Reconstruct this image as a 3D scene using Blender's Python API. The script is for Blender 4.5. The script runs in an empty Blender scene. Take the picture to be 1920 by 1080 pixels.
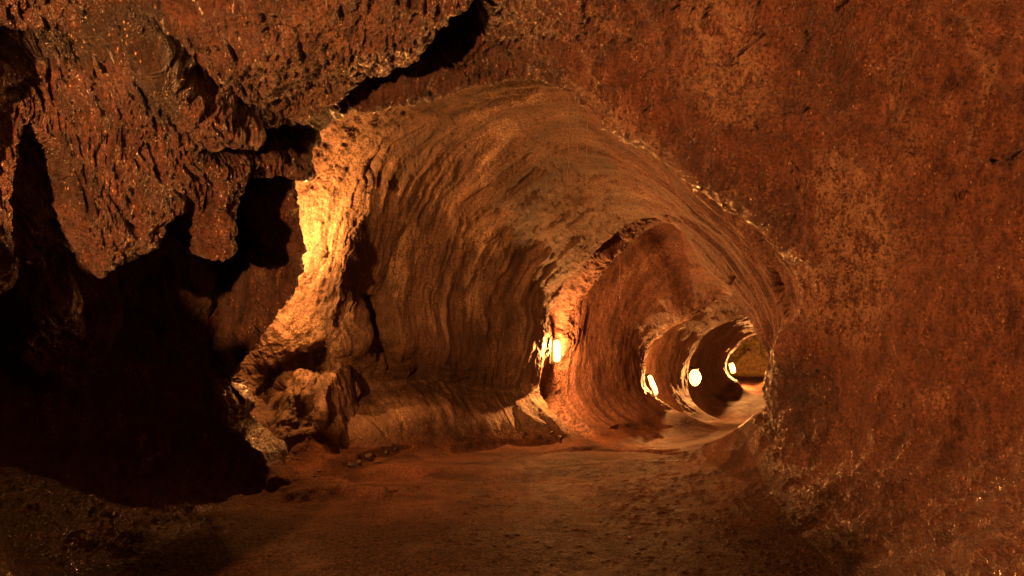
import bpy, math, random
import numpy as np

RES = 1.0          # mesh density of the rock surfaces

# ------------------------------------------------------------------ camera
W0, H0 = 1920.0, 1080.0
F, CX, HY, EYE = 1400.0, 960.0, 600.0, 1.55      # focal length in photo pixels, centre column, horizon row, eye height
sc = bpy.context.scene
cam_data = bpy.data.cameras.new('camera')
cam = bpy.data.objects.new('camera', cam_data)
sc.collection.objects.link(cam)
cam.location = (0, 0, EYE)
cam.rotation_euler = (math.radians(90), 0, 0)
cam_data.sensor_width = 36.0
cam_data.lens = 36.0 * F / W0
cam_data.shift_y = (HY - H0 / 2) / W0
cam_data.clip_end = 200.0
cam_data.clip_start = 0.05
sc.camera = cam

# ------------------------------------------------------------------ world (underground: no daylight reaches this part of the tube)
world = bpy.data.worlds.new('World'); sc.world = world
world.use_nodes = True
world.node_tree.nodes['Background'].inputs[0].default_value = (0.002, 0.001, 0.0005, 1)
world.node_tree.nodes['Background'].inputs[1].default_value = 0.1
sc.view_settings.view_transform = 'Standard'
sc.view_settings.look = 'None'
sc.view_settings.exposure = 0.0
sc.view_settings.gamma = 1.0
sc.render.engine = 'CYCLES'
sc.cycles.max_bounces = 5
sc.cycles.diffuse_bounces = 1
sc.cycles.glossy_bounces = 2
sc.cycles.sample_clamp_indirect = 3.0
sc.cycles.use_denoising = True

def at(px, py, d):
    """photo pixel + distance into the cave -> point in metres"""
    return ((px - CX) / F * d, d, EYE + (HY - py) / F * d)

LIGHT_COL = (1.0, 0.36, 0.095)
LAMP_COL = (1.0, 0.35, 0.08)
def room_lamp(name, loc, power, radius=0.06, col=LIGHT_COL):
    l = bpy.data.lights.new(name, 'POINT')
    l.energy = power; l.color = col; l.shadow_soft_size = radius
    o = bpy.data.objects.new(name, l); o.location = loc
    sc.collection.objects.link(o)
    return o
# the tube's wall lamps go on behind the camera and behind the left wall's corner
room_lamp('lamp_light', (-2.66, 1.2, 2.0), 2200, 0.05)

# ------------------------------------------------------------------ numpy noise
rng = np.random.RandomState(7)
PERM = rng.permutation(4096).astype(np.int64)
VAL = rng.rand(4096).astype(np.float32) * 2 - 1
def vnoise(x, y, z):
    xi = np.floor(x).astype(np.int64); yi = np.floor(y).astype(np.int64); zi = np.floor(z).astype(np.int64)
    fx = (x - xi).astype(np.float32); fy = (y - yi).astype(np.float32); fz = (z - zi).astype(np.float32)
    fx = fx*fx*(3-2*fx); fy = fy*fy*(3-2*fy); fz = fz*fz*(3-2*fz)
    def h(a, b, c):
        return VAL[PERM[(PERM[(PERM[a & 4095] + b) & 4095] + c) & 4095]]
    c00 = h(xi,yi,zi)*(1-fx)+h(xi+1,yi,zi)*fx
    c10 = h(xi,yi+1,zi)*(1-fx)+h(xi+1,yi+1,zi)*fx
    c01 = h(xi,yi,zi+1)*(1-fx)+h(xi+1,yi,zi+1)*fx
    c11 = h(xi,yi+1,zi+1)*(1-fx)+h(xi+1,yi+1,zi+1)*fx
    return ((c00*(1-fy)+c10*fy)*(1-fz) + (c01*(1-fy)+c11*fy)*fz)
def fbm(x, y, z, octv, gain=0.5, ridge=False):
    a = 1.0; tot = 0.0; out = np.zeros(x.shape, np.float32)
    for k in range(octv):
        n = vnoise(x*2.03**k + 17.3*k, y*2.03**k + 5.1*k, z*2.03**k + 9.7*k)
        if ridge: n = 1 - 2*np.abs(n)
        out += a*n; tot += a; a *= gain
    return out / tot
def sstep(a, b, x):
    t = np.clip((x-a)/(b-a), 0, 1); return t*t*(3-2*t)

# ------------------------------------------------------------------ the tube: cross-sections from behind the camera to the far end
# every ring has 18 points: 0 floor-left corner, 1-5 up the left wall, 6-9 ceiling, 10-14 down the right wall, 15 floor-right, 16, 17 floor
def world_ring(y, cx, wl, wr, top, mid=1.6, fz=0.0):
    pts = [(-2.0*wl/2.6, 0.0), (-wl*.93, .35), (-wl, .9), (-wl*1.02, 1.4), (-wl, 2.0), (-wl*.93, 2.6),
           (-wl*.75, top-.45), (-wl*.42, top-.1), (0, top), (wr*.4, top-.05), (wr*.75, top-.4), (wr*.95, 2.7),
           (wr, 2.0), (wr*.97, 1.3), (wr*.84, .75), (wr*.55, .22), (wr*.3, .0), (-.3, 0.0)]
    return np.array([(cx+a, y, fz+b) for a, b in pts])
def pix_ring(rows):
    return np.array([at(*r) for r in rows])
def grow(R, out, dy, w):
    c = R.mean(0); w = np.array(w)[:, None]
    d = R - c; d[:, 1] = 0
    d /= np.linalg.norm(d, axis=1)[:, None]
    Q = R + d*out*w
    Q[:, 1] += dy*np.maximum(w[:, 0], .15)
    return Q
LW1 = [.1,.5,.9,1,1,1,1,.7,.5,.3,.12,.0,.0,.0,.0,0,0,0]
LW = [.15,.6,1,1,1,1,1,1,1,.9,.7,.45,.3,.2,.1,0,0,0]

LIP1 = pix_ring([(560,905,7.0),(475,860,7.0),(424,792,7.0),(433,712,6.9),(497,622,6.8),(556,500,6.7),(546,350,6.5),
    (612,236,6.3),(760,200,6.1),(990,152,6.0),(1135,225,6.0),(1290,325,6.0),(1440,435,6.1),(1500,560,6.3),(1452,690,6.7),
    (1440,785,7.2),(1260,856,8.6),(880,900,7.3)])
R3 = pix_ring([(330,1075,4.75),(60,1060,4.6),(-200,960,4.4),(-280,800,4.3),(-240,600,4.3),(-90,400,4.3),
    (-20,130,4.35),(230,-60,4.4),(600,-120,4.4),(960,-140,4.4),(1330,-120,4.35),(1720,-40,4.3),
    (1960,250,4.35),(2010,560,4.4),(1950,820,4.5),(1640,1040,4.6),(1360,1080,4.55),(900,1080,4.55)])
R4 = pix_ring([(440,1000,5.45),(230,985,5.5),(40,890,5.5),(-20,740,5.45),(20,600,5.4),(190,440,5.2),
    (290,230,5.2),(440,100,5.1),(680,40,5.1),(960,10,5.1),(1230,30,5.0),(1480,120,5.0),
    (1700,300,5.0),(1780,560,5.1),(1730,790,5.3),(1520,930,5.6),(1300,960,6.1),(880,985,5.65)])
R45 = pix_ring([(500,945,6.3),(370,925,6.35),(240,850,6.4),(215,730,6.4),(270,610,6.3),(370,470,6.1),
    (420,310,5.95),(520,170,5.8),(710,120,5.7),(970,85,5.65),(1175,130,5.6),(1370,225,5.6),
    (1550,365,5.65),(1625,560,5.8),(1575,740,6.1),(1470,860,6.5),(1280,900,7.3),(880,935,6.45)])
ALC = pix_ring([(600,862,8.1),(490,822,8.2),(440,752,8.3),(435,680,8.4),(475,590,8.4),(515,480,8.35),(530,350,8.2),(600,215,7.7),
    (780,150,6.9),(1010,105,6.6),(1160,212,6.5),(1300,322,6.4),(1445,432,6.5),(1503,562,6.6),(1456,690,6.95),(1447,787,7.4),
    (1265,854,8.7),(890,886,7.6)])
MIDA = pix_ring([(730,852,8.6),(650,800,8.65),(612,735,9.15),(605,665,8.55),(615,570,8.4),(640,460,8.35),(670,330,8.15),(745,235,7.8),
    (880,170,7.4),(1050,150,7.0),(1175,235,6.85),(1300,340,6.8),(1425,445,6.8),(1488,566,6.9),(1460,690,7.2),(1450,787,7.7),
    (1275,852,8.8),(950,868,8.2)])
MIDB = pix_ring([(880,838,9.3),(812,768,9.25),(787,712,10.05),(778,645,9.1),(770,550,9.0),(785,450,8.95),(835,355,8.6),(905,275,8.2),
    (1000,220,7.8),(1100,215,7.5),(1200,275,7.3),(1300,365,7.2),(1400,465,7.2),(1470,570,7.3),(1462,690,7.6),(1452,786,8.1),
    (1285,848,8.9),(1040,850,8.9)])
MIDC = pix_ring([(1000,836,9.7),(940,785,9.85),(915,728,10.35),(908,670,9.8),(910,590,9.6),(925,510,9.5),(965,430,9.2),(1020,360,8.8),
    (1090,320,8.5),(1165,315,8.2),(1240,350,8.0),(1320,430,7.9),(1395,505,7.8),(1452,595,7.7),(1464,690,7.9),(1455,784,8.5),
    (1292,843,9.1),(1120,848,9.15)])
LIP2 = pix_ring([(1110,834,10.0),(1042,790,10.2),(1010,745,10.4),(1009,700,10.4),(1027,640,10.4),(1027,585,10.3),(1062,512,10.1),
    (1117,452,9.8),(1172,412,9.5),(1232,398,9.3),(1292,424,9.0),(1335,490,8.7),(1385,545,8.4),(1440,622,8.1),(1466,690,8.3),
    (1458,782,8.8),(1300,838,9.4),(1190,845,9.5)])
STRIP = pix_ring([(1135,828,10.4),(1075,796,10.6),(1040,750,10.85),(1044,700,10.92),(1064,645,10.95),(1066,590,10.92),(1105,525,10.5),
    (1145,470,10.1),(1190,420,9.8),(1240,400,9.6),(1298,430,9.35),(1345,495,9.0),(1392,550,8.8),(1447,625,8.6),(1470,690,8.8),
    (1462,781,9.3),(1315,832,9.8),(1220,838,10.0)])
CMID = pix_ring([(1195,806,11.4),(1140,775,11.45),(1108,730,11.4),(1104,660,11.4),(1110,590,11.4),(1137,505,11.2),(1175,440,10.9),
    (1215,408,10.9),(1265,405,10.7),(1315,430,10.5),(1355,480,10.4),(1402,535,10.2),(1450,605,9.9),(1480,650,9.9),(1480,710,10),
    (1465,775,10.5),(1350,815,11.0),(1270,818,11.2)])
LIP3 = pix_ring([(1272,784,12.5),(1228,757,12.6),(1204,728,12.7),(1199,700,12.7),(1208,665,12.7),(1230,632,12.7),(1262,603,12.6),
    (1300,583,12.5),(1338,564,12.4),(1368,546,12.2),(1400,552,12),(1430,580,11.8),(1470,620,11.6),(1490,670,11.6),(1490,720,11.7),
    (1470,770,11.9),(1400,796,12.1),(1335,794,12.3)])
DMID = pix_ring([(1298,786,14.0),(1258,765,14.1),(1238,735,14.2),(1236,700,14.3),(1244,660,14.3),(1262,620,14.2),(1290,585,14.0),
    (1325,565,13.8),(1360,550,13.6),(1395,545,13.5),(1425,560,13.4),(1450,590,13.3),(1480,630,13.2),(1495,675,13.2),(1492,720,13.3),
    (1475,768,13.5),(1415,792,13.7),(1355,794,13.8)])
LIP4 = pix_ring([(1328,788,15.5),(1300,770,15.6),(1287,745,15.7),(1283,718,15.7),(1286,690,15.7),(1295,660,15.7),(1312,626,15.6),
    (1340,602,15.5),(1375,587,15.4),(1410,582,15.3),(1440,590,15.2),(1465,610,15.2),(1485,640,15.2),(1495,680,15.2),(1490,720,15.3),
    (1475,760,15.4),(1430,786,15.5),(1380,793,15.5)])
EMID = pix_ring([(1352,748,18.8),(1330,738,18.9),(1318,718,18.9),(1314,695,19),(1318,670,19),(1328,648,18.9),(1342,625,18.8),
    (1362,608,18.7),(1388,596,18.6),(1415,592,18.5),(1440,600,18.4),(1462,618,18.4),(1478,642,18.4),(1486,678,18.4),(1482,705,18.5),
    (1468,735,18.6),(1430,752,18.7),(1392,754,18.8)])
LIP5 = pix_ring([(1366,724,22),(1353,713,22),(1344,700,22),(1341,688,22),(1343,672,22),(1350,655,22),(1362,638,22),(1378,622,22),
    (1398,612,22),(1420,608,22),(1440,612,22),(1458,622,22),(1470,640,22),(1475,665,22),(1472,690,22),(1460,712,22),(1430,728,22),(1395,730,22)])
END1 = pix_ring([(1370,705,27.5),(1358,701,27.5),(1350,692,27.5),(1347,680,27.5),(1347,668,27.5),(1352,650,27.5),(1362,632,27.5),(1378,615,27.5),
    (1400,602,27.5),(1422,600,27.5),(1444,606,27.5),(1462,618,27.5),(1474,640,27.5),(1480,660,27.5),(1480,680,27.5),(1470,696,27.5),(1438,706,27.5),(1402,707,27.5)])
ec = END1.mean(0)
END2 = ec + (END1-ec)*.96 + np.array([.25,.9,0]); END3 = ec + (END1-ec)*.03 + np.array([.3,1.2,0])
BACK0 = world_ring(-4.0, .2, 2.5, 2.7, 3.3)
BACKC = BACK0.mean(0) + (BACK0-BACK0.mean(0))*.02

SHADE_BULGE = world_ring(2.95,0,3.1,3.2,4.0)  # unseen swelling of the left wall, added to shade the lower left
SHADE_BULGE[0:6,0] = [-1.66,-2.04,-2.22,-2.28,-2.66,-3.05]; SHADE_BULGE[3,2] = 1.3; SHADE_BULGE[4,2] = 1.75; SHADE_BULGE[5,2] = 2.5
# (ring, steps from this ring to the next at RES 1)
spec = [(BACKC,8),(BACK0,30),(world_ring(-1.5,.1,2.9,2.9,3.6),40),(world_ring(1.0,0,3.1,3.2,3.9),50),(world_ring(2.1,0,3.1,3.2,4.0),40),(SHADE_BULGE,80),
    (R3,150),(R4,140),(R45,130),(LIP1,26),(grow(LIP1,.50,.25,LW1),26),(grow(ALC,.30,-.25,LW1),50),(ALC,90),(MIDA,120),(MIDB,120),(MIDC,110),
    (LIP2,20),(grow(LIP2,.14,.16,LW),30),(STRIP,90),(CMID,110),(LIP3,16),(grow(LIP3,.3,.2,LW),50),
    (DMID,60),(LIP4,16),(grow(LIP4,.15,.2,LW),50),(EMID,60),(LIP5,14),(grow(LIP5,.2,.2,LW),60),(END1,24),(END2,16),(END3,0)]
RINGS = np.array([s[0] for s in spec])            # R x 18 x 3
NR = len(RINGS)
SHIFT = 1
SP0 = 1
IDX = {'R3':6, 'LIP1':9, 'ALC':12, 'MIDA':13, 'LIP2':16, 'LIP3':20, 'LIP4':23, 'LIP5':26}

T = int(1500*RES)
# around: periodic Catmull-Rom
def cr(p0,p1,p2,p3,t):
    return 0.5*((2*p1)+(-p0+p2)*t+(2*p0-5*p1+4*p2-p3)*t*t+(-p0+3*p1-3*p2+p3)*t**3)
q = np.arange(T)*18.0/T
qi = q.astype(int); qf = (q-qi)[None,:,None]
G = cr(RINGS[:,(qi-1)%18], RINGS[:,qi%18], RINGS[:,(qi+1)%18], RINGS[:,(qi+2)%18], qf)   # NR x T x 3
# along: cardinal spline with chord-scaled tangents
rows=[]; spos=[]
chord = np.linalg.norm(G[1:]-G[:-1],axis=2)+1e-4
for i in range(NR-1):
    n = max(2,int(spec[i][1]*RES))
    t = (np.arange(n)/n)[:,None,None]
    p1,p2 = G[i],G[i+1]; L = chord[i][:,None]
    def tan(j):
        if j==0: return (G[1]-G[0])/chord[0][:,None]
        if j==NR-1: return (G[j]-G[j-1])/chord[j-1][:,None]
        a=(G[j]-G[j-1])/chord[j-1][:,None]; b=(G[j+1]-G[j])/chord[j][:,None]
        wa=chord[j][:,None]; wb=chord[j-1][:,None]
        return (a*wa+b*wb)/(wa+wb)
    m1=tan(i)*L*.9; m2=tan(i+1)*L*.9
    h00=2*t**3-3*t**2+1; h10=t**3-2*t**2+t; h01=-2*t**3+3*t**2; h11=t**3-t**2
    rows.append(h00*p1+h10*m1+h01*p2+h11*m2); spos.append(i+np.arange(n)/n)
rows.append(G[-1][None]); spos.append([NR-1])
P = np.concatenate(rows).astype(np.float64); SP = np.concatenate(spos)
# the right wall runs on smoothly past the first arch
a_=int(np.searchsorted(SP,IDX['LIP1']-1)); b_=int(np.searchsorted(SP,IDX['ALC']+1.5))
Q_=P[a_:b_].copy(); w_=int(45*RES)
for _ in range(3):
    E_=np.concatenate([np.repeat(Q_[:1],w_,0),Q_,np.repeat(Q_[-1:],w_,0)]); C_=np.cumsum(E_,0)
    Q_=(C_[2*w_:]-C_[:-2*w_])/(2*w_)
qm=np.clip((q-10.2)/1.2,0,1)*np.clip((15.3-q)/.6,0,1); sw=np.clip(np.minimum(SP[a_:b_]-SP[a_],SP[b_-1]-SP[a_:b_])/.6,0,1)
m_=(qm[None,:]*sw[:,None])[...,None]; P[a_:b_]=P[a_:b_]*(1-m_)+Q_*m_     # S x T x 3
S = len(P)
SS = np.repeat(SP[:,None],T,1).astype(np.float32); QQ = np.repeat(q[None,:],S,0).astype(np.float32)
du = np.linalg.norm(P[1:]-P[:-1],axis=2).mean(1); U = np.concatenate([[0],np.cumsum(du)])[:,None]+np.zeros((1,T))
dv = np.linalg.norm(np.roll(P,-1,1)-P,axis=2); V = np.cumsum(dv,1)-dv
# ground distance along the wall is shared by one chamber's rings
V = V/(V[:,-1:]+1e-6)*12.0
del rows

def normals(P):
    a = np.gradient(P,axis=0); b = (np.roll(P,-1,1)-np.roll(P,1,1))
    n = np.cross(a,b); n /= (np.linalg.norm(n,axis=2,keepdims=True)+1e-9)
    return n
N = normals(P)
c = P.mean(1,keepdims=True)
flip = np.sign((N*(c-P)).sum(2).mean())
N *= flip                                                       # towards the hollow of the tube
def proj(P):
    d = np.maximum(P[...,1],.2)
    return CX+P[...,0]/d*F, HY-(P[...,2]-EYE)/d*F

# masks
def band(lo,hi,w,x): return sstep(lo-w,lo+w,x)*(1-sstep(hi-w,hi+w,x))
floorm = 1-band(0.35,15.1,.5,QQ)                                # 1 on the floor
floorm = np.maximum(floorm, band(15.1,18.6,.5,QQ))
near = 1-sstep(9.0,9.4,SS)
leftm = 1-sstep(8.6,9.6,QQ+ .0*SS)
midm = sstep(10.0,12,SS)*(1-sstep(16.3,17,SS))

# ------------------------------------------------------------------ sculpting: ledges, hollows and lumps in the walls
def polydist(px,py,poly):
    x=px; y=py; inside=np.zeros(x.shape,bool); d=np.full(x.shape,1e9,np.float32)
    n=len(poly)
    for i in range(n):
        x1,y1=poly[i]; x2,y2=poly[(i+1)%n]
        ex,ey=x2-x1,y2-y1
        t=np.clip(((x-x1)*ex+(y-y1)*ey)/(ex*ex+ey*ey+1e-6),0,1)
        d=np.minimum(d,np.hypot(x-x1-ex*t,y-y1-ey*t))
        if y1!=y2:
            cnd=((y1>y)!=(y2>y))&(x<(x2-x1)*(y-y1)/(y2-y1)+x1)
            inside^=cnd
    return np.where(inside,d,-d)
# (outline, height in metres towards the hollow, softness, first ring, last ring)
SCULPT = [
 # ---- near left: big shelf, hanging lumps, black hollows below it
 ([(-200,60),(190,40),(300,60),(420,180),(330,240),(560,268),(560,300),(420,330),(395,400),(370,450),(340,452),(312,400),(285,395),(275,440),(245,490),(190,482),(130,480),(118,420),(60,290),(-10,260),(-10,460),(-200,560)],.30,26,3.5,8.0),
 ([(10,560),(60,490),(120,490),(130,560),(90,640),(50,690),(20,640)],.28,22,3.5,8.0),
 ([(95,640),(150,570),(200,560),(195,640),(130,700),(60,720),(90,690)],.20,18,3.5,8.0),
 ([(312,380),(345,380),(372,440),(352,456),(335,450)],.14,12,3.5,8.0),
 ([(320,250),(400,255),(390,330),(385,400),(370,455),(338,450),(318,380)],.10,20,3.5,7.9),
 ([(130,490),(280,460),(400,420),(430,340),(545,320),(560,520),(500,620),(430,700),(300,700),(210,660),(205,540)],-.6,64,4,7.9),
 ([(395,330),(440,320),(545,318),(548,500),(500,600),(400,640),(380,480)],-.5,40,4,7.7),
 ([(385,700),(420,700),(426,792),(480,858),(562,903),(720,915),(720,935),(555,930),(455,890),(395,820)],.26,14,6.5,8.3),
 # slot under the upper shelf and the band beside it
 ([(300,236),(385,196),(440,196),(500,205),(560,220),(640,178),(700,150),(780,70),(840,-10),(940,-60),(930,20),(870,110),(850,140),(870,150),(760,172),(640,205),(560,262),(450,262),(380,245)],-.5,24,3.5,8.2),
 ([(230,40),(420,-60),(900,-60),(830,-10),(760,70),(640,165),(540,205),(450,190),(380,190),(330,190)],.20,36,3.5,8.0),
 # ---- ceiling lip right of the band, cracks in the near right wall
 ([(1180,205),(1240,190),(1285,140),(1295,165),(1262,205),(1200,215)],-.12,10,5,8.3),
 ([(1500,85),(1512,55),(1520,45),(1508,100)],-.12,6,4,8),
 ([(1490,210),(1520,192),(1524,198),(1500,216)],-.12,5,4,8),
 ([(1690,285),(1700,285),(1700,298),(1690,298)],-.1,5,4,8),
 ([(1870,305),(1925,290),(1925,312),(1890,318)],-.14,8,4,8),
 ([(1770,378),(1800,350),(1806,358),(1780,384)],-.1,6,4,8),
 ([(1784,1040),(1792,1025),(1796,1060),(1788,1062)],-.1,6,4,8),
 # overhanging brow over the lip on the right
 ([(1060,150),(1130,170),(1260,200),(1380,200),(1500,330),(1480,420),(1380,380),(1300,330),(1210,275),(1130,215)],.05,30,5,8.4),
 # rough pillar at the right wall's foot
 ([(1440,640),(1500,600),(1560,700),(1560,820),(1480,870),(1440,780)],.10,30,6,8.6),
 ([(1500,690),(1560,690),(1575,780),(1530,830),(1490,760)],-.12,22,5,8.4),
 ([(1300,830),(1420,790),(1470,830),(1440,860),(1330,865)],.12,18,7,9.5),
 # ---- second chamber: boulder at left, cleft in it, undercut of the curved wall
 ([(470,600),(520,560),(560,500),(600,470),(650,540),(690,620),(680,650),(640,660),(600,640),(560,660),(530,672),(500,690),(480,670)],.06,30,9.6,13.4),
 ([(530,700),(560,690),(640,690),(655,720),(640,770),(600,815),(540,800),(515,760)],.36,30,9.6,13.4),
 ([(515,755),(650,755),(640,840),(530,840)],.2,22,9.6,13.4),
 ([(500,695),(530,676),(565,662),(610,650),(632,690),(590,690),(560,688),(525,705),(500,760),(480,740)],-.12,10,9.6,13.2),
 ([(670,560),(700,560),(730,640),(735,690),(700,660)],-.18,12,11,14),
 ([(700,300),(716,270),(722,282),(700,330),(690,360)],-.12,8,11,14),
 # ledge along the top of the bright strip
 ([(1110,470),(1125,455),(1142,480),(1125,505),(1112,500)],.10,8,16,18.4),
 # slit by the right wall
 ([(1437,478),(1446,482),(1470,540),(1492,600),(1484,604),(1455,560)],-.25,7,8,15),
 ([(1365,527),(1374,518),(1380,532),(1370,540)],-.15,5,10,15.2),
 ([(1210,404),(1250,404),(1280,418),(1250,416),(1215,412)],-.15,5,14,15.2),
]
ROCK_TONES_AND_SHADING = [   # rock tones: pale crusts, dark patches; glossy glare and light falloff painted in
 ([(1060,150),(1130,165),(1180,230),(1300,280),(1480,320),(1560,260),(1640,330),(1700,470),(1640,620),(1560,620),(1500,520),(1400,400),(1330,345),(1200,270)],.9,50,6,9.4),  # pale crust, with the lamp's specular glare painted in
 ([(1290,-40),(1400,-40),(1450,150),(1430,260),(1330,250),(1300,120)],.7,40,5,9.4),
 ([(1640,40),(1700,40),(1720,300),(1700,330),(1650,200)],.5,25,5,9.4),
 ([(1810,40),(1825,40),(1870,150),(1850,270),(1815,300),(1850,200)],.6,9,5,9.4),
 ([(600,-40),(700,-40),(640,180),(520,210),(420,190),(560,100)],.6,40,5,9.4),
 ([(450,60),(560,-20),(640,0),(560,150),(500,200)],.5,30,5,9.4),
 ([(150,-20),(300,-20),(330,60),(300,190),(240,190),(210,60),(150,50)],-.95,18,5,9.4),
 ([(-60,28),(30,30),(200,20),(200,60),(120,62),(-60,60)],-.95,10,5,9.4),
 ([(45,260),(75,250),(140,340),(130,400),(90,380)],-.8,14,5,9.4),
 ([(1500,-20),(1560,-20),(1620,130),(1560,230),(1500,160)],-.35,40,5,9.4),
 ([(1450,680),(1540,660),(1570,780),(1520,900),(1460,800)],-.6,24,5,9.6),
 ([(1560,820),(1700,760),(1980,860),(1980,1140),(1500,1140),(1450,960)],-.35,90,4,9.6),  # lamp's falloff towards the lower right, painted as darker rock
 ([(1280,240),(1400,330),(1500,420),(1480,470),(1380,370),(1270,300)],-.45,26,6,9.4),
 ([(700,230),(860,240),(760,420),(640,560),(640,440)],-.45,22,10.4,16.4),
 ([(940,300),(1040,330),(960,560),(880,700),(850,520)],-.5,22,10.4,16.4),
 ([(740,420),(775,430),(768,500),(745,570),(728,560)],1.0,14,10,16.4),
 ([(640,260),(720,230),(700,330),(640,500),(600,520)],.7,30,10,16.4),
 ([(860,560),(900,420),(940,430),(905,560),(880,600)],.7,20,10,16.4),
 ([(540,600),(640,600),(690,700),(640,810),(540,800)],.6,30,10,16.4),
]
FLOOR_MARKS = [   # cracks, ledges and pits of the floor
 ([(930,858),(1030,848),(1110,838),(1290,846),(1290,850),(1110,843),(1030,853),(940,863)],-.07,3),
 ([(650,868),(690,850),(740,838),(765,842),(730,856),(690,872)],-.10,4),
 ([(690,895),(740,884),(835,884),(760,898),(700,902)],-.06,3),
 ([(655,922),(700,916),(745,918),(700,928)],-.06,3),
 ([(765,915),(790,912),(790,917),(770,920)],-.05,3),
 ([(800,845),(900,828),(980,826),(900,842),(820,852)],-.06,5),
 ([(600,905),(760,890),(900,905),(1150,890),(1250,870),(1100,850),(900,860),(700,880)],.03,10),
 ([(1120,800),(1220,795),(1260,800),(1180,808)],-.05,3),
 ([(1200,818),(1240,812),(1240,820),(1210,824)],-.05,3),
]
PX,PY = proj(P)
# ragged outlines
rx = fbm(P[...,0]*2.2,P[...,1]*2.2,P[...,2]*2.2,4,.55); ry = fbm(P[...,0]*2.2+40,P[...,1]*2.2,P[...,2]*2.2,4,.55)
PXr = PX + rx*38*6/np.maximum(P[...,1],4); PYr = PY + ry*38*6/np.maximum(P[...,1],4)
D = np.zeros((S,T),np.float32)
for poly,amp,soft,s0,s1 in SCULPT:
    xs=[p[0] for p in poly]; ys=[p[1] for p in poly]; m=soft+4
    s0+=1; s1+=1
    sel=(SS>=s0)&(SS<=s1)&(PXr>min(xs)-m)&(PXr<max(xs)+m)&(PYr>min(ys)-m)&(PYr<max(ys)+m)&(P[...,1]>1)
    if not sel.any(): continue
    d=polydist(PXr[sel],PYr[sel],poly)
    D[sel]+=amp*sstep(-soft*.5,soft*.5,d)
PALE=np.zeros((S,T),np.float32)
for poly,amp,soft,s0,s1 in ROCK_TONES_AND_SHADING:
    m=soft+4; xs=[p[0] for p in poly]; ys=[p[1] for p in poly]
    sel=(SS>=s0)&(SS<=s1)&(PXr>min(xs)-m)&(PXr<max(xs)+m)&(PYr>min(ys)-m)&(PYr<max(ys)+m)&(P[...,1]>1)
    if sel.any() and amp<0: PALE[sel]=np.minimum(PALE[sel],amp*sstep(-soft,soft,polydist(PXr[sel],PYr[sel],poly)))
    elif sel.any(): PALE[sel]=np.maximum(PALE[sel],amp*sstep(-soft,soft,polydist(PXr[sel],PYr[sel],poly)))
# smooth fade across rings is given by the softness; keep the floor out of it
DF = np.zeros_like(D)
for poly,amp,soft in FLOOR_MARKS:
    m=soft+8; xs=[p[0] for p in poly]; ys=[p[1] for p in poly]
    sel=(PX>min(xs)-m)&(PX<max(xs)+m)&(PY>min(ys)-m)&(PY<max(ys)+m)&(P[...,1]>1)&(floorm>.3)
    if sel.any(): DF[sel]+=amp*sstep(-soft,soft,polydist(PX[sel]+rx[sel]*16,PY[sel]+ry[sel]*9,poly))
P = P + N*(D*(1-floorm*.7)+DF)[...,None]
N = normals(P)*flip

# ------------------------------------------------------------------ natural relief
x,y,z = P[...,0],P[...,1],P[...,2]
big = fbm(x*.9,y*.9,z*.9,3)
med = fbm(x*3.1,y*3.1,z*3.1,4,.55)
warp = fbm(x*1.7+9,y*1.7,z*1.7,3)
fin = fbm(x*22,y*22,z*15,4,.7)
st1 = fbm(U*8+warp*1.3, V*.8+warp*.5, np.zeros_like(U)+3.3,4,.6)         # long flow streaks
st0 = fbm(U*3.2+warp*.6, V*.45+warp*.3, np.zeros_like(U)+8.3,3,.55,ridge=True)     # broad flow ridges
st2 = 1-2*np.abs(fbm(x*20+warp*2.5,y*6+warp,z*4.2,4,.62))              # drips
st3 = fbm(x*5+warp*1.5,y*4+warp,z*1.4,3,.5,ridge=True)
nl = near*leftm; nr_ = near*(1-leftm); wallm = 1-floorm; far = 1-np.clip(near+midm,0,1)
disp = wallm*(nl*(.10*big+.055*med+(.012+.036*sstep(.5,1.7,z))*st2+.012*fin)
    + nr_*(.11*big+.055*med+.055*st3+.020*st2+.026*fin)
    + midm*(.08*big+.030*med+.070*st0+.034*st1+.006*st2+.006*fin)
    + far*(1-.55*band(IDX['LIP2']+2,IDX['LIP3']-.5,.8,SS))*(.13*big+.04*med+.03*st0+.014*st1+.008*fin))
pebble = np.maximum(0,vnoise(x*27,y*27,z*27)-.45)*.022
disp += floorm*(.022*big+.006*med+.003*fin+pebble*near)
# crumbling rims
rim = np.zeros_like(D)
for s0 in (IDX['LIP1']+.25,IDX['LIP2']+.3,IDX['LIP2']+1.9,IDX['ALC']+.4,IDX['LIP3']+.3,IDX['LIP4']+.3,IDX['LIP5']+.3):
    rim = np.maximum(rim,np.exp(-((SS-s0)/.45)**2)*(1 if s0>IDX['LIP1']+1 else 1-sstep(9.6,10.8,QQ)))
disp += wallm*rim*(.07*fbm(x*5.5,y*5.5,z*5.5,4,.6)+.02*fin)
P = P + N*disp[...,None]
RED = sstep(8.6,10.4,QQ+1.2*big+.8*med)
fw = np.maximum(floorm,1-sstep(.0,1.5,np.minimum(QQ+.2,15.6-QQ)))
DU = np.clip(sstep(.15,.95,fw+.45*med+.15*fin),0,1)
del st1,st2,fin,big,st3,st0,rx,ry,PXr,PYr

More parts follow.
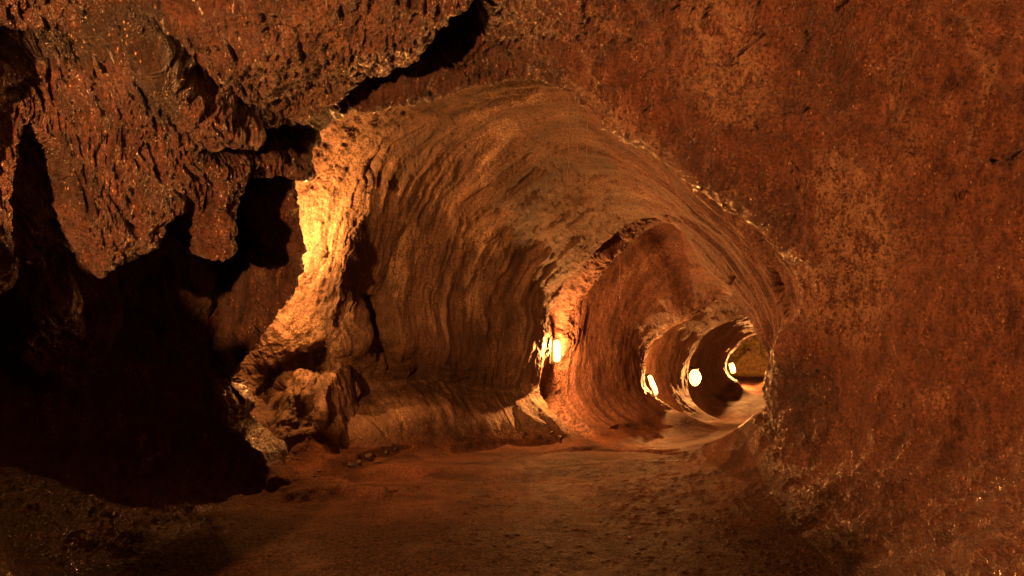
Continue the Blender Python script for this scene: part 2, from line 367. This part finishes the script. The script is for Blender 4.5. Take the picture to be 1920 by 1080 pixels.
# ------------------------------------------------------------------ materials
def node(nt,t,x=0,y=0,**kw):
    n=nt.nodes.new(t); n.location=(x,y)
    for k,v in kw.items(): setattr(n,k,v)
    return n
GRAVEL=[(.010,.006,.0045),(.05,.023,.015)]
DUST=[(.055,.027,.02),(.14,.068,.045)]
def rock_material(name, cols, rough=(.35,.7), spec=.5, streak=(8,1.2), bump=.5, grain=60, dark=.5, tan=.5, bdist=.03, wetness=0.0, drip=None, glint_flecks=0, cols2=None):
    """cols: dark, main, pale mineral"""
    m=bpy.data.materials.new(name); m.use_nodes=True; nt=m.node_tree; L=nt.links.new
    b=nt.nodes['Principled BSDF']
    geo=node(nt,'ShaderNodeNewGeometry'); uv=node(nt,'ShaderNodeUVMap'); uv.uv_map='flow'
    def noise(src,scale,detail=4,rough_=.6,dist=0.0,vec=None):
        mp=node(nt,'ShaderNodeMapping'); 
        if vec: mp.inputs['Scale'].default_value=vec
        L(src,mp.inputs[0])
        n=node(nt,'ShaderNodeTexNoise'); n.inputs['Scale'].default_value=scale; n.inputs['Detail'].default_value=detail
        n.inputs['Roughness'].default_value=rough_; n.inputs['Distortion'].default_value=dist
        L(mp.outputs[0],n.inputs['Vector']); return n.outputs['Fac']
    def ramp(src,stops):
        r=node(nt,'ShaderNodeValToRGB'); e=r.color_ramp.elements
        while len(e)<len(stops): e.new(.5)
        for k,(p,c) in enumerate(stops): e[k].position=p; e[k].color=c if len(c)==4 else (*c,1)
        L(src,r.inputs[0]); return r.outputs[0]
    def mix(f,a,b_,mode='MIX'):
        x=node(nt,'ShaderNodeMix',data_type='RGBA',blend_type=mode)
        if not isinstance(f,float) and f is None: pass
        elif isinstance(f,float): x.inputs[0].default_value=f
        else: L(f,x.inputs[0])
        for i,v in ((6,a),(7,b_)):
            if isinstance(v,tuple): x.inputs[i].default_value=(*v,1)
            else: L(v,x.inputs[i])
        return x.outputs[2]
    def math_(op,a,b_=None,v=None):
        x=node(nt,'ShaderNodeMath',operation=op); L(a,x.inputs[0])
        if b_ is not None: L(b_,x.inputs[1])
        if v is not None: x.inputs[1].default_value=v
        return x.outputs[0]
    pos=geo.outputs['Position']
    if drip:
        st=noise(pos,1.0,6,.62,.9,drip); st_f=noise(pos,1.0,4,.65,.6,tuple(a*3 for a in drip))
    else:
        st=noise(uv.outputs[0],1.0,6,.62,.35,(streak[0],streak[1],1)); st_f=noise(uv.outputs[0],1.0,4,.6,.6,(streak[0]*4.5,streak[1]*4,1))
    blot=noise(pos,1.6,6,.65,.7); blot2=noise(pos,6.5,5,.65); gr=noise(pos,grain,4,.7); gr2=noise(pos,grain*2.7,2,.6)
    K=(0,0,0); Wh=(1,1,1)
    if cols2:
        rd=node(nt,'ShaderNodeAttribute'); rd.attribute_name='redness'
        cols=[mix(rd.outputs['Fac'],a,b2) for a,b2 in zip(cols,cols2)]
    darkf=ramp(math_('ADD',math_('MULTIPLY',st,v=.6),math_('MULTIPLY',blot2,v=.4)),[(.5-.12*dark-.04,Wh),(.5+.06,K)])
    tanf=ramp(math_('ADD',math_('MULTIPLY',blot,v=.45),math_('ADD',math_('MULTIPLY',st,v=.3),math_('MULTIPLY',gr,v=.25))),[(.62-.14*tan,K),(.70-.12*tan,Wh)])
    darkf=math_('MAXIMUM',darkf,math_('MULTIPLY',ramp(math_('ADD',math_('MULTIPLY',gr,v=.55),math_('MULTIPLY',st_f,v=.45)),[(.42,Wh),(.5,K)]),v=.75))
    c=mix(darkf,cols[1],cols[0]); c=mix(tanf,c,cols[2])
    sp=ramp(gr,[(.3,(.3,.3,.3)),(.64,(1.3,1.27,1.25))])
    at_=node(nt,'ShaderNodeAttribute'); at_.attribute_name='dust'
    sx=node(nt,'ShaderNodeSeparateXYZ'); L(pos,sx.inputs[0])
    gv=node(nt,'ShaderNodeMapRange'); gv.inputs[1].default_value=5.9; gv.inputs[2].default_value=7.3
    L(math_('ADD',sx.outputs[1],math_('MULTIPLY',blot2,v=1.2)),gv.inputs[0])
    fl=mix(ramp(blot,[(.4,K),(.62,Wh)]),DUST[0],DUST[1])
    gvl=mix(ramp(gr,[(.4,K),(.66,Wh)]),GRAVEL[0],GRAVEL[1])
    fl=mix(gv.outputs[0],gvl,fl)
    if name.startswith('ochre'): fl=mix(.5,cols[1],cols[1])
    c=mix(at_.outputs['Fac'],c,fl); c=mix(.85,c,sp,'MULTIPLY')
    pa=node(nt,'ShaderNodeAttribute'); pa.attribute_name='pale'
    c=mix(math_('MULTIPLY',math_('MAXIMUM',pa.outputs['Fac'],v=0.0),ramp(math_('ADD',math_('MULTIPLY',st_f,v=.35),math_('ADD',math_('MULTIPLY',blot2,v=.25),math_('MULTIPLY',gr,v=.4))),[(.465,K),(.54,Wh)])),c,cols[2])
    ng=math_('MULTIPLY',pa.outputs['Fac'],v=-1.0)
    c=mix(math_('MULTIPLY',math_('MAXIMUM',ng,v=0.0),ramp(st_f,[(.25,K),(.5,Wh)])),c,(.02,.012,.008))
    if glint_flecks:  # pale specks painted into the base colour as glints of the wet rock
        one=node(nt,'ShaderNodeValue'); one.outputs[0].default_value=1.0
        vo=node(nt,'ShaderNodeTexVoronoi'); vo.inputs['Scale'].default_value=glint_flecks
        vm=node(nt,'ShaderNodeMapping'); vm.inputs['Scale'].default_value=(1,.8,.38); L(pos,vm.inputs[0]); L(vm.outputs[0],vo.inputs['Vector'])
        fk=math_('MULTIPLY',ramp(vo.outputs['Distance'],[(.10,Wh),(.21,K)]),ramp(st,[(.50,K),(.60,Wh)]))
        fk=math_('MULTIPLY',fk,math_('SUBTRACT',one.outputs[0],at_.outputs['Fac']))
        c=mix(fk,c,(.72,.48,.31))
    L(c,b.inputs['Base Color'])
    r=node(nt,'ShaderNodeMapRange'); L(math_('ADD',math_('MULTIPLY',blot2,v=.5),math_('MULTIPLY',gr2,v=.5)),r.inputs[0])
    r.inputs[1].default_value=.35; r.inputs[2].default_value=.65; r.inputs[3].default_value=rough[0]; r.inputs[4].default_value=rough[1]
    L(r.outputs[0],b.inputs['Roughness'])
    for inp,val,keep in (('Specular IOR Level',spec,.12),('Coat Weight',wetness,0.0)):
        mr=node(nt,'ShaderNodeMapRange'); mr.inputs[3].default_value=val; mr.inputs[4].default_value=val*keep
        L(at_.outputs['Fac'],mr.inputs[0]); L(mr.outputs[0],b.inputs[inp])
    b.inputs['Coat Roughness'].default_value=.14
    h=math_('ADD',math_('MULTIPLY',st_f,v=.7),math_('ADD',math_('MULTIPLY',gr,v=.8),math_('MULTIPLY',gr2,v=.35)))
    bm=node(nt,'ShaderNodeBump'); bm.inputs['Strength'].default_value=bump; bm.inputs['Distance'].default_value=bdist
    L(h,bm.inputs['Height']); L(bm.outputs[0],b.inputs['Normal']); L(bm.outputs[0],b.inputs['Coat Normal'])
    return m
M_NEAR = rock_material('wet iron crusted lava', [(.025,.012,.008),(.13,.052,.034),(.26,.14,.08)], cols2=[(.09,.036,.026),(.25,.098,.06),(.44,.27,.17)], rough=(.24,.55), spec=.7, bump=1.0, grain=45, bdist=.06, dark=.7, wetness=1.0, drip=(12,6,2.6), glint_flecks=38)
M_FLOW = rock_material('streaked flow lava', [(.04,.024,.016),(.17,.10,.065),(.34,.24,.155)], rough=(.45,.8), spec=.45, streak=(4.5,.7), bump=.7, grain=55, dark=.9, tan=.55)
M_FAR = rock_material('pinkish smooth lava', [(.07,.035,.028),(.18,.085,.06),(.30,.19,.12)], rough=(.45,.8), spec=.4, streak=(5,1), bump=.6, grain=45)
M_NARROW = rock_material('dark passage lava', [(.04,.02,.014),(.15,.072,.045),(.28,.16,.1)], rough=(.45,.8), spec=.45, streak=(4.5,.7), bump=.7, grain=40, dark=.9, tan=.5)
M_END = rock_material('ochre rubble wall', [(.12,.09,.04),(.36,.25,.11),(.46,.34,.16)], rough=(.6,.9), spec=.3, bump=.8, grain=9, dark=.3, drip=(2,2,1))
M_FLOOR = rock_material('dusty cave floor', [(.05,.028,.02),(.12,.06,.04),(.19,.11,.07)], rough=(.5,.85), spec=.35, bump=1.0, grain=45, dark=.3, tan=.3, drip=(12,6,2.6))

# ------------------------------------------------------------------ the tube cut into its surfaces
def surface(name, s0, s1, q0, q1, mat, label, cat='cave wall'):
    i0=int(np.searchsorted(SP,s0)); i1=int(np.searchsorted(SP,s1)); i1=min(i1,S-1)
    j0=int(round(q0/18*T)); j1=int(round(q1/18*T))
    jj=np.arange(j0,j1+1)%T
    sub=P[i0:i1+1][:,jj]; n,m=sub.shape[:2]
    me=bpy.data.meshes.new(name)
    me.vertices.add(n*m); me.vertices.foreach_set('co',sub.reshape(-1).astype(np.float32))
    a=np.arange(n*m).reshape(n,m)
    f=np.stack([a[:-1,:-1],a[:-1,1:],a[1:,1:],a[1:,:-1]],-1).reshape(-1,4)
    if flip>0: f=f[:,::-1]
    me.loops.add(f.size); me.loops.foreach_set('vertex_index',f.reshape(-1).astype(np.int32))
    me.polygons.add(len(f)); me.polygons.foreach_set('loop_start',(np.arange(len(f))*4).astype(np.int32))
    me.update(calc_edges=True)
    me.polygons.foreach_set('use_smooth',np.ones(len(f),bool))
    uvl=me.uv_layers.new(name='flow')
    vj=V[i0:i1+1][:,jj].copy()
    uvv=np.stack([U[i0:i1+1][:,jj],vj],-1).reshape(-1,2)
    uvl.data.foreach_set('uv',uvv[f.reshape(-1)].reshape(-1).astype(np.float32))
    da=me.attributes.new('dust','FLOAT','POINT'); da.data.foreach_set('value',DU[i0:i1+1][:,jj].reshape(-1).astype(np.float32))
    pa=me.attributes.new('pale','FLOAT','POINT'); pa.data.foreach_set('value',PALE[i0:i1+1][:,jj].reshape(-1))
    ra=me.attributes.new('redness','FLOAT','POINT'); ra.data.foreach_set('value',RED[i0:i1+1][:,jj].reshape(-1).astype(np.float32))
    me.materials.append(mat); me.validate(); me.update()
    o=bpy.data.objects.new(name,me); sc.collection.objects.link(o)
    o['kind']='structure'; o['label']=label; o['category']=cat
    return o
FQ0,FQ1 = 15.3,18.3        # floor columns
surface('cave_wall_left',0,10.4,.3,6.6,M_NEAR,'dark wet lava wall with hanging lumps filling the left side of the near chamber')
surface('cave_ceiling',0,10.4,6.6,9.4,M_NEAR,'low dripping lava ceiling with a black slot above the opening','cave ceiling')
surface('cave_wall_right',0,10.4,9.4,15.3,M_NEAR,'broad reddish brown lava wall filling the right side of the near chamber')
surface('cave_wall_curved',10.4,17.5,.3,9.0,M_FLOW,'tall curved wall with brown flow streaks behind the first arch')
surface('cave_wall_arched',10.4,17.5,9.0,15.3,M_FAR,'smooth pinkish rock arch between the red near wall and the second opening')
surface('cave_wall_middle',17.5,21.5,.3,15.3,M_FAR,'smooth rock passage between the first two glowing wall lamps')
surface('cave_wall_narrow',21.5,27.5,.3,15.3,M_NARROW,'narrow dark rock passage around the round glowing lamp')
surface('cave_wall_arch',27.5,NR-3,.3,15.3,M_NARROW,'dark rock ring around the mouth of the ochre end wall')
surface('cave_wall_end',NR-3,NR-1,0,18,M_END,'ochre rubble wall closing the far end of the tunnel')
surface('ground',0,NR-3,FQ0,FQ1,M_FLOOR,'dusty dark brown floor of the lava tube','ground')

# ------------------------------------------------------------------ lamps
def simple_mat(name,col,rough=.5,metal=0.0,emit=None,strength=0):
    m=bpy.data.materials.new(name); m.use_nodes=True; b=m.node_tree.nodes['Principled BSDF']
    nt=m.node_tree
    n=node(nt,'ShaderNodeTexNoise'); n.inputs['Scale'].default_value=30
    r=node(nt,'ShaderNodeMix',data_type='RGBA'); r.inputs[6].default_value=(*[c*.7 for c in col],1); r.inputs[7].default_value=(*col,1)
    nt.links.new(n.outputs['Fac'],r.inputs[0]); nt.links.new(r.outputs[2],b.inputs['Base Color'])
    b.inputs['Roughness'].default_value=rough; b.inputs['Metallic'].default_value=metal
    if emit: b.inputs['Emission Color'].default_value=(*emit,1); b.inputs['Emission Strength'].default_value=strength
    return m
M_METAL=simple_mat('weathered lamp metal',(.35,.26,.16),.45,.3)
M_DARK=simple_mat('dark lamp cap',(.03,.025,.02),.5)
def mesh_obj(name,verts,faces,mat,parent=None,smooth=False):
    me=bpy.data.meshes.new(name); me.from_pydata(verts,[],faces); me.materials.append(mat)
    if smooth:
        for p in me.polygons: p.use_smooth=True
    me.update(); o=bpy.data.objects.new(name,me); sc.collection.objects.link(o)
    if parent: o.parent=parent
    return o
def lathe(name,prof,mat,parent,seg=20,off=(0,0,0)):
    v=[];f=[]
    for r,z_ in prof:
        for k in range(seg):
            a=2*math.pi*k/seg; v.append((off[0]+r*math.cos(a),off[1]+r*math.sin(a),off[2]+z_))
    n=len(prof)
    for i in range(n-1):
        for k in range(seg):
            f.append((i*seg+k,i*seg+(k+1)%seg,(i+1)*seg+(k+1)%seg,(i+1)*seg+k))
    f.append(tuple(range(seg))[::-1]); f.append(tuple((n-1)*seg+k for k in range(seg)))
    return mesh_obj(name,v,f,mat,parent,True)
def prism(name,outline,z0,z1,mat,parent):
    n=len(outline); v=[(a,b,z0) for a,b in outline]+[(a,b,z1) for a,b in outline]
    f=[tuple(range(n))[::-1],tuple(range(n,2*n))]+[(i,(i+1)%n,n+(i+1)%n,n+i) for i in range(n)]
    return mesh_obj(name,v,f,mat,parent)
def wall_lamp(loc,label,h=.32,r=.05,strength=120,yaw=0,tilt=0,housing=True,rounded=False,group='glowing wall lamps along the tunnel', power=45):
    e=bpy.data.objects.new('wall_lamp',None); sc.collection.objects.link(e)
    e.location=loc; e.rotation_euler=(0,tilt,yaw)
    e['label']=label; e['category']='lamp'; e['group']=group
    gm=simple_mat('glowing lamp glass',(.9,.7,.4),.3,0,(1,.48,.11),strength)
    if rounded: prof=[(max(.01,r*math.sin(math.pi*k/12)),-h/2*math.cos(math.pi*k/12)) for k in range(13)]
    else: prof=[(r*.35,-h/2),(r*.8,-h/2+.012),(r,-h/2+.04),(r,h/2-.04),(r*.8,h/2-.012),(r*.35,h/2)]
    lathe('glass_tube',prof,gm,e,16)
    pl=room_lamp('lamp_light',(r+.03,-.0,0),power,.03,LAMP_COL); pl.parent=e
    # trough-shaped shield on the -x side
    out=[];inn=[]
    R=r*2.1
    for k in range(9):
        a=math.radians(120+120*k/8); out.append((R*math.cos(a),R*math.sin(a))); inn.append(((R-.006)*math.cos(a),(R-.006)*math.sin(a)))
    if housing:
        prism('housing',out+inn[::-1],-h/2-.01,h/2+.01,M_METAL,e)
        for z_ in (-h/2-.025,h/2+.011):
            cap=[(R*1.03*math.cos(math.radians(115+130*k/10)),R*1.03*math.sin(math.radians(115+130*k/10))) for k in range(11)]
            prism('end_cap',cap+[(r*.3,-r*.7),(r*.3,r*.7)],z_,z_+.014,M_DARK,e)
        prism('bracket',[(-R-.12,-.012),(-R+.001,-.012),(-R+.001,.012),(-R-.12,.012)],-.02,.02,M_DARK,e)
    else:
        lathe('end_cap',[(r*.6,h/2-.005),(r*.7,h/2+.03),(r*.3,h/2+.05)],M_DARK,e,12)
        prism('bracket',[(-.14,-.01),(0,-.01),(0,.01),(-.14,.01)],h/2+.03,h/2+.05,M_DARK,e)
    return e
wall_lamp(at(1044,658,10.57),'tall upright lamp glowing in the lit rim of the second arch, nearest of the lamps',.31,.05,7,math.radians(-42),power=300)
wall_lamp(at(1223,722,12.9),'slanting lamp tube glowing low on the rock rim, second nearest lamp',.36,.05,7,math.radians(10),math.radians(-22),power=260)
wall_lamp(at(1303,708,15.95),'round blazing lamp hanging free in the narrow passage, brightest of the row',.36,.125,7,0,0,False,True,power=200)
wall_lamp(at(1373,690,22.5),'smallest and farthest glowing lamp, at the mouth of the ochre end wall',.32,.075,7,0,math.radians(-15),False,power=1000)

wall_lamp(at(514,440,7.86),'lamp tucked behind the black left wall beside the bright yellow rock',.34,.045,7,math.radians(10),power=290)
wall_lamp(at(499,575,7.9),'lower lamp behind the black left wall, lighting the rugged rock base beside it',.3,.045,7,math.radians(10),power=48)

# ------------------------------------------------------------------ roots hanging through the ceiling
M_ROOT=simple_mat('pale hanging root',(.26,.14,.1),.6)
def root_strand(px,y0,y1,d,label,r=.0045,sway=.02,seed=1):
    rr=random.Random(seed); n=26; v=[];f=[]; a0=at(px,y0,d); b0=at(px,y1,d)
    top=a0[2]+.5; ph=rr.random()*6
    for i in range(n):
        t=i/(n-1); z_=top+(b0[2]-top)*t
        cx=a0[0]+sway*math.sin(ph+t*5)*t+.006*math.sin(ph*3+t*31); cy=d+sway*math.cos(ph+t*4)*t
        rad=r*(1.15-.75*t)
        for k in range(6):
            a=k*math.pi/3; v.append((cx+rad*math.cos(a),cy+rad*math.sin(a),z_))
    for i in range(n-1):
        for k in range(6): f.append((i*6+k,i*6+(k+1)%6,(i+1)*6+(k+1)%6,(i+1)*6+k))
    f.append(tuple((n-1)*6+k for k in range(6))); f.append(tuple(range(6))[::-1])
    o=mesh_obj('hanging_root',v,f,M_ROOT,None,True)
    o['label']=label; o['category']='root'; o['group']='thin roots hanging from the ceiling'
root_strand(930,190,345,7.6,'single thin root hanging alone before the middle of the curved wall',seed=1)
root_strand(1066,215,372,7.2,'left root of the three hanging close together under the ceiling lip',seed=2)
root_strand(1086,215,312,7.25,'short root hanging between two longer ones under the ceiling lip',seed=3)
root_strand(1103,215,385,7.2,'longest root hanging at the right of the three under the ceiling lip',seed=4)
root_strand(1161,430,560,10.55,'long pinkish root hanging inside the second arch',r=.009,seed=5)
root_strand(1170,420,505,10.6,'short pinkish root hanging beside the longer one inside the second arch',r=.007,seed=6)

# ------------------------------------------------------------------ loose stones on the floor
M_STONE=rock_material('dark loose stone',[(.03,.017,.012),(.08,.04,.027),(.2,.11,.07)],rough=(.4,.7),bump=.6,grain=60)
FP=P[:,int(15.3/18*T):,:].reshape(-1,3)
FP=np.concatenate([FP,P[:,:int(.6/18*T),:].reshape(-1,3)])
FP=FP[(FP[:,1]>3.5)&(FP[:,1]<12)]
def stone(px,py,size,label,seed):
    fx_,fy_=proj(FP); k=int(np.argmin((fx_-px)**2+(fy_-py)**2)); p=FP[k]
    import bmesh
    bm=bmesh.new(); bmesh.ops.create_icosphere(bm,subdivisions=3,radius=1)
    rr=random.Random(seed); sx_,sy_,sz_=[size*rr.uniform(.7,1.2),size*rr.uniform(.7,1.2),size*rr.uniform(.4,.7)]
    cuts=[]
    for _ in range(9):
        a=np.array([rr.gauss(0,1) for _ in range(3)]); cuts.append((a/np.linalg.norm(a),rr.uniform(.55,.85)))
    for v in bm.verts:
        c_=np.array(v.co)
        for a,h_ in cuts:
            d_=c_@a
            if d_>h_: c_=c_-a*(d_-h_)*.9
        c_=c_*(1+.05*math.sin(c_[0]*9+seed)*math.sin(c_[1]*8))
        v.co=(c_[0]*sx_,c_[1]*sy_,c_[2]*sz_)
    me=bpy.data.meshes.new('loose_stone'); bm.to_mesh(me); bm.free(); me.materials.append(M_STONE)
    o=bpy.data.objects.new('loose_stone',me); sc.collection.objects.link(o)
    o.location=(float(p[0]),float(p[1]),float(p[2])+sz_*.35); o.rotation_euler=(0,0,rr.random()*6)
    o['label']=label; o['category']='stone'; o['group']='loose stones on the cave floor'
for i,(px,py,sz,lb) in enumerate([(655,872,.05,'dark stone at the left end of the floor pit below the curved wall'),
    (672,868,.06,'dark stone in the floor pit, second from its left end'),(690,860,.07,'largest dark stone in the middle of the floor pit'),
    (708,868,.045,'small stone at the near edge of the floor pit'),(722,848,.06,'dark stone toward the right end of the floor pit'),
    (740,842,.05,'dark stone at the right end of the floor pit'),(600,885,.03,'pale pebble on the alcove floor near the shadow edge'),
    (590,893,.02,'tiny pebble beside the pale one near the shadow edge'),(1010,820,.05,'stone among the rubble left of the second arch foot'),
    (1032,812,.04,'upper stone of the rubble left of the second arch foot'),(1050,822,.05,'right stone of the rubble left of the second arch foot'),
    (1025,828,.035,'small near stone of the rubble left of the second arch foot'),(985,815,.04,'leftmost stone of the rubble left of the second arch foot'),
    (1005,1015,.018,'pebble on the dark gravel floor near the centre bottom'),(1245,1018,.02,'pale pebble on the gravel floor at lower right'),
    (1180,1010,.02,'pebble on the gravel floor left of the pale one at lower right')]):
    stone(px,py,sz,lb,i+3)
